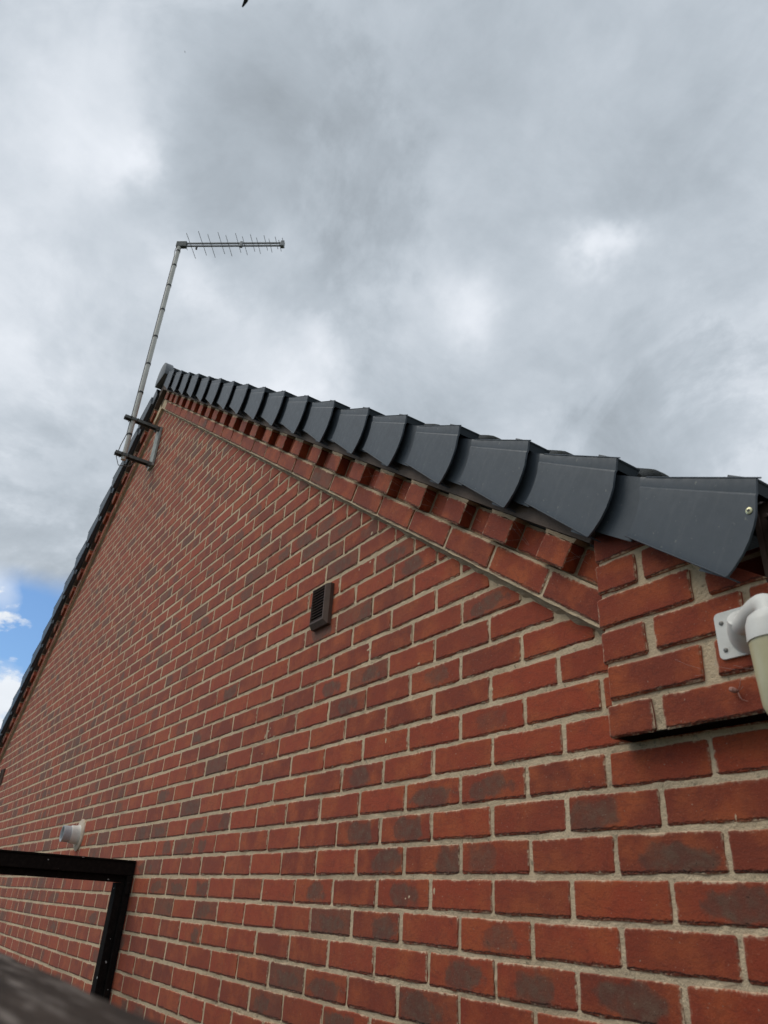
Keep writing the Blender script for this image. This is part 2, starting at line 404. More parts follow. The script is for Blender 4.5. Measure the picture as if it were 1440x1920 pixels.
def area(p): return .5 * abs(sum(p[i][0] * p[(i + 1) % len(p)][1] - p[(i + 1) % len(p)][0] * p[i][1] for i in range(len(p))))
def add_brick(owner, c, hs, ht, rot, yf, depth, poly=None, dark=.22, bevel=.0022, key=None):
    """c = (x, z) centre in the wall plane; rot = turn about y; yf = y of the face; poly = cut outline in brick coordinates"""
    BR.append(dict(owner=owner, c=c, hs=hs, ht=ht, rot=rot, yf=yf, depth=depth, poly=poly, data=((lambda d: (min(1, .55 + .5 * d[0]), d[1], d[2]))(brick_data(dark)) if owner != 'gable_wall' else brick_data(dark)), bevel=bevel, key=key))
def brick_geo(b, poly):
    n = len(poly); bv = b['bevel']
    cx = sum(p[0] for p in poly) / n; cz = sum(p[1] for p in poly) / n
    hx = max(abs(p[0] - cx) for p in poly) + 1e-6; hz = max(abs(p[1] - cz) for p in poly) + 1e-6
    tx, tz = b.get('tilt', (0, 0))
    fr = [(cx + (x - cx) * (1 - bv / hx), tx * x + tz * z, cz + (z - cz) * (1 - bv / hz)) for x, z in poly]
    md = [(x, bv * .8 + tx * x + tz * z, z) for x, z in poly]
    bk = [(x, b['depth'], z) for x, z in poly]
    vs = fr + md + bk
    fs = [tuple(range(n))]
    for o in (0, n):
        fs += [(o + i, o + n + i, o + n + (i + 1) % n, o + (i + 1) % n) for i in range(n)]
    return vs, fs

# --- the plain wall: stretcher bond, 75 mm courses, 225 mm brick and joint
GAP = .010
def vent_hole(x0, x1, zc):       # bricks that the two air vents replace
    return (-.600 < (x0 + x1) / 2 < -.49) and .80 < zc - ZO < .90
row0 = -26
# bricks with a kiln flash: (course, joint on their left) -> strength, where along the brick
FLASH = {(0, 3): (.58, .55), (1, 2.5): (.45, .2), (2, 0): (.56, .5), (2, 1): (.50, .5), (0, 0): (.56, .9), (0, 1): (.40, .2), (-1, 3.5): (.58, .6), (-3, .5): (.56, .55),
         (-3, 1.5): (.58, .45), (-3, 2.5): (.55, .6), (-4, 0): (.72, .4), (-2, 1): (.42, .5), (-2, -2): (.85, .5), (-2, -1): (.57, .8), (-1, -2.5): (.5, .5), (-1, -.5): (.5, .5),
         (-4, -3): (.85, .5), (-4, -2): (.52, .5), (-5, -3.5): (.75, .4), (1, -1.5): (.5, .6), (1, -.5): (.56, .6), (-2, -6): (.8, .5), (0, -1): (.52, .8), (7, -1.5): (.78, .5),
         (7, -2.5): (.55, .5), (6, -2): (.75, .5), (8, 1): (.72, .5), (6, 0): (.4, .6), (-5, -1.5): (.55, .4), (3, -1.5): (.45, .5), (12, -1): (.8, .5), (13, -2.5): (.85, .5), (11, -.5): (.5, .5),
         (14, -3): (.8, .5), (15, -2.5): (.78, .5), (4, 1): (.3, .5), (10, -3): (.7, .5), (5, -4): (.78, .5), (-1, -7.5): (.8, .5), (-1, -8.5): (.75, .5), (2, -10): (.85, .5), (2, -9): (.8, .5), (1, -7.5): (.85, .5)}
for v in range(row0, 50):
    zc = v * .075 + ZO + jit(.0008)
    off = .0 if v % 2 == 0 else .1125
    sh = jit(.003)
    k0 = int(math.floor((XL - off) / .225)) - 1
    for k in range(k0, 8):
        x0 = k * .225 + off + sh; x1 = x0 + .225
        a = max(x0 + GAP / 2 + jit(.0024), XL); c = min(x1 - GAP / 2 + jit(.0024), XC)
        if c - a < .03: continue
        lim = min(rake_z(a), rake_z(c))
        if a < XA < c: lim = min(rake_z(a), rake_z(c))
        cx, hs, ht = (a + c) / 2, (c - a) / 2, .0325 + jit(.0009)
        if zc - ht > max(rake_z(a), rake_z(c)) - .004: continue
        near = cx > -2.6
        poly = None
        if zc + ht > lim - .016:
            poly = outline(hs, ht, (4, 3))
            for sx in (1, -1):   # cut on the slope, a joint's width below the raked course
                xx = cx if sx > 0 else 2 * XA - cx
                poly = clip(poly, sx * PS, PC, (T0 - .014 + jit(.004)) - (xx * PS + (zc - ZO) * PC))
                if len(poly) < 3: break
            if len(poly) < 3 or area(poly) < .0004: continue
        add_brick('gable_wall', (cx, zc + jit(.0012)), hs, ht, jit(.005), jit(.0007) if near else -random.uniform(0, .0006), .014, poly, key=('s', round(hs, 2)) if poly is None else None,
                  bevel=.0022 if near else .0012, dark=.05 if cx > -1.2 and v < 12 else .24)
        fl = FLASH.get((v, k + (.5 if off else 0)))
        if fl: BR[-1]['data'] = (random.random(), fl[0] + jit(.03), (fl[1] + random.randrange(7)) / 7.31)
        elif cx > -1.2 and v < 6: BR[-1]['data'] = (random.random(), 0., random.random())
# --- raked stretcher course and the dentil course above it, both slopes
RJ = -.321                       # a joint of the raked course
for side in (1, -1):
    rot = PITCH * side
    for k in range(-26, 4):
        s0 = RJ + k * .225; s1 = s0 + .225
        smid = (s0 + s1) / 2; t = T0 + .0375
        if s0 < s_apex(t) + .01 or (side > 0 and s0 > .26) or s0 > .30: continue
        x, _, z = rk(smid, t, 0, side)
        add_brick('raked_course', (x, z), .1075 + jit(.002), .0328, rot, -.028 + jit(.0012), .026, key='s', dark=.12)
    HJ = .138                    # middle of the lowest projecting header
    for k in range(-26, 3):
        sm = HJ + k * .2262; t = T0 + .1135
        if sm < s_apex(t) + .08: continue
        if sm < .25:
            x, _, z = rk(sm, t, 0, side)
            add_brick('dentil_course', (x, z), .051 + jit(.002), .0325, rot, -.050 + jit(.004), .046, key='h', dark=.1)
        if sm + .113 < .30:
            x, _, z = rk(sm + .1131, t, 0, side)
            add_brick('dentil_course', (x, z), .0515, .0325, rot, -.016 + jit(.003), .020, key='r', dark=.1)
# --- corbelled kneeler at each eave
KY = -.045
KX0, KX1 = .725, 1.085
KTOP = T0 + .205
krows = [(3, .227, .031, [(.725, .824), (.846, 1.042), (1.056, 1.085)]), (4, .300, .0325, [(.729, .937), (.966, 1.085)]),
         (5, .374, .0325, [(.724, .827), (.851, 1.030), (1.046, 1.085)]), (6, .447, .0325, [(.722, .938), (.969, 1.085)]),
         (7, .521, .0325, [(.724, .823), (.840, 1.040), (1.052, 1.085)]), (8, .594, .0325, [(.722, .930), (.950, 1.085)]), (9, .668, .0325, [(.724, .90)])]
for side in (1, -1):
    for v, zc, ht, spans in krows:
        for a, c in spans:
            a += jit(.002)
            cx = (a + c) / 2; hs = (c - a) / 2; poly = None
            if zc + ht > (KTOP - c * PS) / PC - .004:
                poly = clip(outline(hs, ht, (4, 3)), PS, PC, KTOP - (cx * PS + zc * PC))
                if len(poly) < 3 or area(poly) < .0004: continue
                if side < 0: poly = [(-x, z) for x, z in poly][::-1]
            add_brick('kneeler', (cx if side > 0 else 2 * XA - cx, zc + ZO), hs, ht, 0, KY + jit(.002), .040, poly, dark=.0,
                      key=('k', round(hs, 2)) if poly is None else None, bevel=.003)

# how large each brick shows
F = 1378.712
def shows(b):
    p = np.array([b['c'][0], b['yf'], b['c'][1]]) - CC
    qq = CR @ p
    if qq[2] < .05: return 0
    x, y = 720 + F * qq[0] / qq[2], 960 + F * qq[1] / qq[2]
    if not (-40 < x < 1480 and -40 < y < 1960): return 0
    if x < 250 and y > 1790 + x * .42: return 0
    ar = (area(b['poly']) if b['poly'] else 4 * b['hs'] * b['ht'])
    return ar * abs(p[1]) / qq[2] ** 3
for b in BR: b['w'] = shows(b)
order = sorted(BR, key=lambda b: -b['w'])
single = [b for b in order[:300] if b['w'] > 0]; sset = set(id(b) for b in single)

# mortar bodies that own the bricks
def recess(x): return .0024 if x > -.8 else max(.0006, .0024 - (-.8 - x) * .0008)
xs = list(np.arange(XC, -1.3, -.0055)) + list(np.arange(-1.3, -3.2, -.012)) + list(np.arange(-3.2, XL, -.08)) + [XL]
xs = np.array(sorted(xs))
zs = np.array(sorted(list(np.arange(0, 1.5, .15)) + list(np.arange(1.5, 3.6, .0055)) + list(np.arange(3.6, 5.75, .012))))
def grid_noise(shape, sizes, amps):
    out = np.zeros(shape)
    for sz_, am in zip(sizes, amps):
        gx, gz = max(2, int(shape[0] / sz_) + 2), max(2, int(shape[1] / sz_) + 2)
        r = rng.standard_normal((gx, gz))
        ix = np.linspace(0, gx - 1.001, shape[0]); iz = np.linspace(0, gz - 1.001, shape[1])
        a, c = ix.astype(int), iz.astype(int); fa, fc = (ix - a)[:, None], (iz - c)[None]
        out += am * ((r[a][:, c] * (1 - fa) + r[a + 1][:, c] * fa) * (1 - fc) + (r[a][:, c + 1] * (1 - fa) + r[a + 1][:, c + 1] * fa) * fc)
    return out
NZ = grid_noise((len(xs), len(zs)), (1.6, 4, 12), (.00055, .0006, .0004))
fade = np.clip((xs + 2.2) / 1.4, .0, 1)[:, None]
YY = np.array([recess(x) for x in xs])[:, None] + NZ * fade
YY = np.maximum(YY, -.0004)
idx = -np.ones((len(xs), len(zs)), int); V = []; FA = []
tops = np.array([rake_z(x) for x in xs]) + .093
for i in range(len(xs)):
    km = int(np.searchsorted(zs, tops[i])) + 1
    for j in range(min(km, len(zs))):
        idx[i, j] = len(V); V.append((xs[i], YY[i, j], min(zs[j], tops[i])))
for i in range(len(xs) - 1):
    ok = (idx[i, :-1] >= 0) & (idx[i, 1:] >= 0) & (idx[i + 1, :-1] >= 0) & (idx[i + 1, 1:] >= 0)
    for j in np.nonzero(ok)[0]: FA.append((idx[i, j], idx[i + 1, j], idx[i + 1, j + 1], idx[i, j + 1]))
me = bpy.data.meshes.new('gable_wall'); me.from_pydata(V, [], FA)
wall = link('gable_wall', me, M_MORTAR); wall.parent = house; wall.matrix_parent_inverse = HINV
OWN = {'gable_wall': wall}
# raked course mortar, with the fillet under it
mb = MB(); mf = MB()
for side in (1, -1):
    sa = s_apex(T0)
    fn = lambda a, b_, d, side=side: rk(a, b_, d, side)
    S1 = .40
    n = 220
    ss_ = np.linspace(sa, S1, n)
    # uneven front of the mortar bed
    rows_ = [(T0 - .001, -.001), (T0 - .001, -.0245), (T0 + .006, -.0245), (T0 + .07, -.0245), (T0 + .0765, -.0245), (T0 + .0765, -.001)]
    vs = []
    for s_ in ss_:
        for t_, y_ in rows_:
            sa_t = max(s_, s_apex(t_)); j = .0011 if y_ < -.01 else 0
            vs.append(rk(sa_t, t_ + jit(j), y_ + jit(j), side))
    m_ = len(rows_)
    mb.add(vs, [(i * m_ + k, i * m_ + k + 1, (i + 1) * m_ + k + 1, (i + 1) * m_ + k) for i in range(n - 1) for k in range(m_ - 1)])
    prof = [(T0 - .018, .004), (T0 - .011, -.002), (T0 - .005, -.006), (T0 - .0005, -.013)]
    vs = []
    for s_ in ss_:
        wob = jit(.006)
        for k, (t_, y_) in enumerate(prof):
            vs.append(rk(max(s_, s_apex(t_)), t_ + (wob * (1 - k / 3) + jit(.0012)), y_ + (jit(.0016) if k else 0), side))
    mf.add(vs, [(i * 4 + k, i * 4 + k + 1, (i + 1) * 4 + k + 1, (i + 1) * 4 + k) for i in range(n - 1) for k in range(3)])
OWN['raked_course'] = part(mb, 'raked_course', M_MORTAR)
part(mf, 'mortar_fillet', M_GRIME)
# dentil course: mortar back plus the squeezed bed on top of every header
mb = MB()
for side in (1, -1):
    fn = lambda a, b_, d, side=side: rk(a, b_, d, side)
    for k in range(-26, 2):      # bedding behind header and recessed brick; the joint on the header's lower side was left open
        a = .138 + k * .2262 + .0535; b_ = a + .225
        a = max(a, s_apex(T0 + .152) + .01)
        if b_ < a + .03 or (k == 1): continue
        mb.prism([(a, T0 + .0772), (min(b_, .36), T0 + .0772), (min(b_, .36), T0 + .152), (a, T0 + .152)], fn, -.011, .03)
    for k in range(-26, 1):
        sm = .138 + k * .2262
        if sm < s_apex(T0 + .16) + .08: continue
        pts = [(sm - .050 + .0125 * i, T0 + .1462 + jit(.0015)) for i in range(9)]
        top = [(sm + .054 - .0135 * i, T0 + .156 + jit(.001)) for i in range(9)]
        mb.prism(pts + top, fn, -.050 - random.uniform(-.003, .003), -.004)
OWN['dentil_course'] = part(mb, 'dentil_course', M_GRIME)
# kneeler mortar body
for side in (1, -1):
    mb = MB()
    fx = (lambda a, b_, d: (a, d, b_ + ZO)) if side > 0 else (lambda a, b_, d: (2 * XA - a, d, b_ + ZO))
    z0 = .198
    ol = [(KX0 + .005, z0), (KX1 - .003, z0), (KX1 - .003, (KTOP - KX1 * PS) / PC - .002), (KX0 + .005, (KTOP - KX0 * PS) / PC - .002)]
    mb.prism(ol, fx, KY + .0055, .02)
    OWN['kneeler', side] = part(mb, 'kneeler', M_MORTAR, bevel=.001)

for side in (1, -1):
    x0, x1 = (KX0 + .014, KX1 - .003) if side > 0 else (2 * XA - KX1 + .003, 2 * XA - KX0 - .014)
    part(MB().box((x0, KY + .003, ZO + .1948), (x1, .001, ZO + .1956)), 'soffit_shade', M_SOFFIT_SHADE)  # thin black strip added as painted shade under the kneeler bricks
# single bricks
def finish_brick_mesh(me, hs, ht):
    uv = me.uv_layers.new(name='UVMap'); sz_ = me.uv_layers.new(name='Size')
    n = len(me.vertices) // 3
    for p in me.polygons:
        deep = p.index > n
        for li_ in p.loop_indices:
            c = me.vertices[me.loops[li_].vertex_index].co
            uv.data[li_].uv = (c.x + c.y, c.z + c.y) if deep else (c.x, c.z); sz_.data[li_].uv = (hs + .2, ht + .2) if deep else (hs, ht)
cache = {}
for b in single:
    b['tilt'] = (jit(.006), jit(.012))
    key = None
    if b['key'] is not None: key = (b['key'], round(b['hs'], 3), b['depth'], b['bevel'], random.randrange(3))
    if key is not None and key in cache: me = cache[key]
    else:
        poly = b['poly'] or outline(b['hs'], b['ht'])
        vs, fs = brick_geo(b, poly)
        me = bpy.data.meshes.new('brick'); me.from_pydata(vs, [], fs); finish_brick_mesh(me, b['hs'], b['ht']); me.materials.append(M_BRICK)
        if key is not None: cache[key] = me
    o = link('brick', me)
    o.location = (b['c'][0], b['yf'], b['c'][1]); o.rotation_euler = (0, b['rot'], 0)
    o.color = (*b['data'], 1)
    o.parent = OWN['kneeler', 1] if b['owner'] == 'kneeler' else OWN[b['owner']]
    if o.parent is not None: o.matrix_parent_inverse = Matrix.Identity(4)
    b['obj'] = o
# all the others, joined
VS, FS, UV, SZ, DT = [], [], [], [], []
for b in BR:
    if id(b) in sset: continue
    far = b['c'][0] < -2.6 or b['w'] == 0
    poly = b['poly'] or outline(b['hs'], b['ht'], (2, 2) if far else (4, 2), .0012)
    b['tilt'] = (jit(.0008), jit(.003)) if far else (jit(.004), jit(.008)); vs, fs = brick_geo(b, poly)
    ca, sa_ = math.cos(b['rot']), math.sin(b['rot']); base = len(VS)
    for x, y, z in vs:
        VS.append((b['c'][0] + x * ca + z * sa_, b['yf'] + y, b['c'][1] - x * sa_ + z * ca))
        DT.append(b['data'])
    for fi, f in enumerate(fs):
        deep = fi > len(vs) // 3
        for i in f:
            x, y, z = vs[i]; UV.append((x + y, z + y) if deep else (x, z)); SZ.append((b['hs'] + .2, b['ht'] + .2) if deep else (b['hs'], b['ht']))
    FS += [tuple(i + base for i in f) for f in fs]
me = bpy.data.meshes.new('brick_field'); me.from_pydata(VS, [], FS)
for nm, src in (('UVMap', UV), ('Size', SZ)):
    l = me.uv_layers.new(name=nm); l.data.foreach_set('uv', np.array(src, np.float32).ravel())
at = me.attributes.new('brick_data', 'FLOAT_VECTOR', 'POINT'); at.data.foreach_set('vector', np.array(DT, np.float32).ravel())
bf = link('brick_field', me, M_BRICKS); bf.parent = house; bf.matrix_parent_inverse = HINV; bf['kind'] = 'stuff'
# the side wall round the corner, and the back of the gable
def side_wall_mat():
    m, T, b = mat('side_brickwork')
    o = T.add('ShaderNodeTexCoord').outputs['Object']; x, y, z = T.sep(o)
    br = T.add('ShaderNodeTexBrick'); T.put(br.inputs['Vector'], T.comb(y, z, 0)); br.inputs['Scale'].default_value = 1
    br.inputs['Brick Width'].default_value = .225; br.inputs['Row Height'].default_value = .075; br.inputs['Mortar Size'].default_value = .005
    T.put(br.inputs['Color1'], (.30, .05, .022)); T.put(br.inputs['Color2'], (.22, .05, .028)); T.put(br.inputs['Mortar'], MORTAR)
    T.put(b.inputs['Base Color'], br.outputs[0]); b.inputs['Roughness'].default_value = .9
    return m
M_SIDE = side_wall_mat()
for x in (XC - .1, XL): part(MB().box((x, .011, 0), (x + .1, 8, ZO + .50)), 'side_wall', M_SIDE)

# ---------------------------------------------------------------- roof edge
mb = MB()
for side in (1, -1):             # undercloak board that closes the gap over the dentils
    fn = lambda a, b_, d, side=side: rk(a, b_, d, side)
    mb.prism([(s_apex(T0 + .158), T0 + .158), (.235, T0 + .158), (.235, T0 + .24), (s_apex(T0 + .24), T0 + .24)], fn, -.050, .06)
part(mb, 'undercloak', M_SOFFIT)
CAPS = [.612, .269, -.037, -.368, -.697, -.999, -1.328, -1.640] + [-1.968 - .3236 * k for k in range(0, 12)]
BOT, TOP = .923, 1.104           # the caps' lower and upper edge, square to the slope
def cap_mesh(glen):
    """one dry-verge unit in its own coordinates: x down the slope (0 = lower end), z square to it, y towards the house"""
    mb = MB()
    tz = [0, .004, .020, .045, .070, .095, .115, .135, .148, .152, .176, .179]
    ex = [-.010, -.0085, -.002, .005, .008, .007, .004, -.004, -.009, -.0102, -.019, -.020]      # outline of the lower end
    H = .179
    L = .262
    ncol = 7
    def TZ(c, r):               # the unit fans out towards its lower end
        f = c / (ncol - 1); return .028 * (1 - f) + tz[r] * (.125 + .054 * f) / H
    def sheet(x_of, y_of, flip=False):
        b0 = len(mb.v); n = len(tz)
        for c in range(ncol):
            for r in range(n): mb.v.append((x_of(c, r), y_of(c, r), TZ(c, r)))
        for c in range(ncol - 1):
            for r in range(n - 1): mb.f.append((b0 + c * n + r, b0 + (c + 1) * n + r, b0 + (c + 1) * n + r + 1, b0 + c * n + r + 1))
    def front_y(c, r):
        base = -.0125 * (c / (ncol - 1)) - .001
        return base - .0022 * math.sin(math.pi * r / (len(tz) - 1)) + (.0018 if r >= 9 else 0) - (.0022 if r >= 10 else 0)
    X = lambda c, r: -L + (ex[r] + L) * c / (ncol - 1) if c else -L - .006 + .012 * (1 - tz[r] / H) + ex[r] * .6
    sheet(X, front_y)
    nr = len(tz)
    # lower-end lip, 4 mm thick, and the inner face behind it
    b0 = len(mb.v)
    for r in range(nr):
        x, y = X(ncol - 1, r), front_y(ncol - 1, r); mb.v += [(x, y, tz[r]), (x + .0006, y + .005, tz[r]), (x - .06, y + .0052, tz[r])]
    for r in range(nr - 1):
        a = b0 + r * 3; mb.f += [(a, a + 1, a + 4, a + 3), (a + 1, a + 2, a + 5, a + 4)]
    # top return and bottom return
    mb.add([(-L - .01, front_y(0, nr - 1), .153), (ex[-1], front_y(ncol - 1, nr - 1), H), (ex[-1], .062, H), (-L - .01, .062, .153),
            (-L - .01, front_y(0, nr - 1), .150), (ex[-1], front_y(ncol - 1, nr - 1) + .002, H - .0035), (ex[-1], .062, H - .0035), (-L - .01, .062, .150)],
           [(0, 1, 2, 3), (4, 7, 6, 5), (1, 5, 6, 2), (3, 2, 6, 7), (0, 3, 7, 4)])
    mb.add([(-L - .01, .058, .152), (ex[-1] - .001, .058, H - .001), (ex[-1] - .001, .058, H - .020), (-L - .01, .058, .130),
            (-L - .01, .062, .152), (ex[-1] - .001, .062, H - .001), (ex[-1] - .001, .062, H - .020), (-L - .01, .062, .130)],
           [(0, 1, 2, 3), (7, 6, 5, 4), (1, 5, 6, 2), (3, 2, 6, 7)])
    xe = ex[-1] - .0015          # closed end of the top return
    mb.add([(xe, front_y(ncol - 1, nr - 1) + .004, H - .003), (xe, .060, H - .003), (xe, .060, H - .022), (xe, front_y(ncol - 1, nr - 1) + .004, H - .022)], [(0, 1, 2, 3)])
    # bottom return, with the small bead along its front edge
    mb.add([(-L - .004, front_y(0, 0), .028), (ex[0], front_y(ncol - 1, 0), 0), (ex[0], .026, 0), (-L - .004, .026, .028),
            (-L - .004, front_y(0, 0) + .002, .031), (ex[0], front_y(ncol - 1, 0) + .002, .003), (ex[0], .026, .003), (-L - .004, .026, .031)],
           [(0, 3, 2, 1), (4, 5, 6, 7), (1, 2, 6, 5), (3, 7, 6, 2)])
    for za, zb in ((.0275, -.0005), (.1525, H - .0005)):
        ya, yb = front_y(0, 0) - .0006, front_y(ncol - 1, 0) - .0006
        mb.add([(-L - .002, ya, za), (ex[0], yb, zb), (-L - .002, ya - .0022, za + .0012), (ex[0], yb - .0022, zb + .0012), (-L - .002, ya, za + .0030), (ex[0], yb, zb + .0030)],
               [(0, 1, 3, 2), (2, 3, 5, 4), (1, 5, 3)])
    # inner flange that slips under the next unit up the slope, set back behind the body
    fl = -L - .11
    mb.add([(fl, .0105, .024), (-L + .004, .0115, .022), (-L + .004, .0115, .157), (fl, .0105, .152),
            (fl, .0135, .024), (-L + .004, .0145, .022), (-L + .004, .0145, .157), (fl, .0135, .152)],
           [(0, 1, 2, 3), (7, 6, 5, 4), (0, 3, 7, 4), (0, 4, 5, 1), (3, 2, 6, 7)])
    mb.add([(fl, .0105, .0245), (-L + .004, .0115, .0225), (-L + .004, .032, .026), (fl, .032, .028)], [(0, 1, 2, 3)])
    mb.add([(fl, .0105, .152), (-L + .004, .0115, .157), (-L + .004, .058, .157), (fl, .058, .152)], [(0, 3, 2, 1)])
    # the step between flange and body
    b0 = len(mb.v)
    for r in range(nr): mb.v += [(X(0, r), front_y(0, r), TZ(0, r)), (X(0, r) - .002, .0118, TZ(0, r))]
    for r in range(nr - 1): mb.f.append((b0 + 2 * r, b0 + 2 * r + 2, b0 + 2 * r + 3, b0 + 2 * r + 1))
    me = bpy.data.meshes.new('verge_cap'); me.from_pydata(mb.v, [], mb.f)
    bm = bmesh.new(); bm.from_mesh(me); bmesh.ops.recalc_face_normals(bm, faces=bm.faces); bm.to_mesh(me); bm.free()
    me.polygons.foreach_set('use_smooth', [True] * len(me.polygons)); me.set_sharp_from_angle(angle=math.radians(24))
    me.materials.append(M_CAP)
    return me
CAPME = cap_mesh(.32)
CAPML = CAPME.copy()             # mirrored for the far slope
for vv in CAPML.vertices: vv.co.x = -vv.co.x
CAPML.flip_normals()
CY = -.081
last = None
for side in (1, -1):
    for i, s_ in enumerate(CAPS):
        if s_ - .20 < s_apex(1.0): continue
        o = link('verge_cap', CAPME if side > 0 else CAPML)
        o.location = rk(s_ + .010 + (jit(.003) if i else 0), (BOT if i else BOT + .015) + jit(.002), CY + jit(.002), side)
        o.rotation_euler = (jit(.012), (PITCH + (jit(.006) if i else -.055)) * side, jit(.008))
        o.parent = house; o.matrix_parent_inverse = HINV
        if side > 0 and i == 0: last = o
# the fixing screw in the lowest cap
mb = MB(); mb.tube([(0, 0, 0), (0, -.003, 0), (0, -.0042, 0)], [.0062, .0062, .004], 14)
sx = mb.build('screw', M_SCREW, last, smooth=True); sx.location = (-.010, -.0135, .120)
mb = MB().box((-.0009, -.0046, -.003), (.0009, -.0041, .003)).box((-.003, -.0047, -.0009), (.003, -.00415, .0009))
k_ = mb.build('screw_slot', M_BLACK, last); k_.location = (-.010, -.0137, .120)
# tiles along the verge: interlocking roll tiles with a rounded nose
def tile_mesh():
    mb = MB(); ys = np.linspace(0, .30, 19); L = .42
    def prof(y):
        u = abs((y % .30) - .068) / .060
        return .026 * (1 - u ** 3) if u < 1 else 0
    xs_ = [(-L, -.002), (-.022, -.001), (-.010, -.004), (-.003, -.011), (0, -.022)]
    vs = []
    for y in ys:
        for x, dz in xs_: vs.append((x, y, .030 + prof(y) * 1.0 + dz + (x + L) * 0))
        vs.append((0, y, prof(y) - .010)); vs.append((-L, y, prof(y) - .006))
    m_ = 7
    fs = [(i * m_ + k, i * m_ + k + 1, (i + 1) * m_ + k + 1, (i + 1) * m_ + k) for i in range(len(ys) - 1) for k in range(m_ - 1)]
    fs += [tuple(range(m_))[::-1], tuple((len(ys) - 1) * m_ + k for k in range(m_))]
    mb.add(vs, fs); me = mb.mesh('roof_tile', True); me.materials.append(M_TILE); return me
TILE = tile_mesh()
for side in (1, -1):
    for i, s_ in enumerate(CAPS):
        if s_ - .25 < s_apex(1.1): continue
        o = link('roof_tile', TILE); o.location = rk(s_ + .002, TOP - .036 + jit(.002), -.012, side)
        o.rotation_euler = (0, PITCH - .10, 0)
        if side < 0: o.rotation_euler = (0, 0, 0); o.matrix_world = Matrix.Translation(o.location) @ Matrix.Rotation(-(PITCH - .10), 4, 'Y') @ Matrix.Scale(-1, 4, (1, 0, 0))
        o.parent = house; o.matrix_parent_inverse = HINV
# the rest of the roof: stepped tile courses running back
mb = MB()
for side in (1, -1):
    for s_ in CAPS:
        if s_ - .25 < s_apex(1.1): continue
        for j in range(18):
            y0 = .31 + j * .30
            mb.prism([(s_ - .42, TOP + .012), (s_ - .03, TOP + .034), (s_, TOP + .012), (s_, TOP - .012), (s_ - .42, TOP - .01)],
                     lambda a, b_, d, side=side: rk(a, b_, d, side), y0, y0 + .292)
    mb.prism([(s_apex(1.05), 1.03), (.60, 1.03), (.60, 1.05), (s_apex(1.05), 1.05)], lambda a, b_, d, side=side: rk(a, b_, d, side), .0, 6)
tf = part(mb, 'tile_field', M_TILE); tf['kind'] = 'stuff'
# ridge: half-round tiles and the grey end cap
zr = (1.10 - XA * PS) / PC + ZO   # where the two tile planes meet
def ridge(y0, y1, r0, r1, th, name, m):
    mb = MB(); vs = []; n = 15
    for y, r in ((y0, r0), (y1, r1)):
        for rr_ in (r, r - th):
            for k in range(n):
                a = math.radians(-8 + 196 * k / (n - 1)); vs.append((XA + rr_ * math.cos(a), y, zr - .118 + rr_ * 1.05 * math.sin(a)))
    fs = []
    for k in range(n - 1):
        fs += [(k, k + 1, 2 * n + k + 1, 2 * n + k), (n + k + 1, n + k, 3 * n + k, 3 * n + k + 1), (k + 1, k, n + k, n + k + 1), (2 * n + k, 2 * n + k + 1, 3 * n + k + 1, 3 * n + k)]
    mb.add(vs, fs); return mb, part(mb, name, m, smooth=True)
for j in range(6): ridge(-.03 + j * .45, -.03 + j * .45 + .46, .122, .116, .014, 'ridge_tile', M_TILE)
mb = MB(); n = 17
ol = [(.132 * math.cos(math.radians(-14 + 208 * k / (n - 1))), (.136) * math.sin(math.radians(-14 + 208 * k / (n - 1))) * 1.05) for k in range(n)]
mb.prism(ol, lambda a, b_, d: (XA + a, d, zr - .118 + b_), -.098, -.03)
part(mb, 'ridge_end_cap', M_RIDGE, smooth=True, bevel=.004)
# eave: fascia and half-round gutter
mb = MB().box((XC + .012, -.035, ZO + .34), (XC + .030, 7, ZO + .555)); part(mb, 'fascia', M_BROWNPL)
mb = MB(); vs = []; n = 13
for y in (-.06, 7):
    for r in (.058, .0545):
        for k in range(n):
            a = math.pi + math.pi * k / (n - 1); vs.append((XC + .092 + r * math.cos(a), y, ZO + .515 + r * math.sin(a)))
fs = []
for k in range(n - 1): fs += [(k, k + 1, 2 * n + k + 1, 2 * n + k), (n + k, n + k + 1, 3 * n + k + 1, 3 * n + k), (k, k + 1, n + k + 1, n + k)]
fs += [tuple(range(n))]
mb.add(vs, fs)
mb.tube([(XC + .034, -.062, ZO + .516), (XC + .034, 7, ZO + .516)], .0045, 8).tube([(XC + .150, -.062, ZO + .516), (XC + .150, 7, ZO + .516)], .0045, 8)
part(mb, 'gutter', M_BROWNPL, smooth=True)
mb = MB().box((XC + .002, -.035, ZO + .335), (XC + .030, .02, ZO + .352)).box((XC + .002, -.04, ZO + .36), (XC + .011, .01, ZO + .60)); part(mb, 'eave_closer', M_BROWNPL)

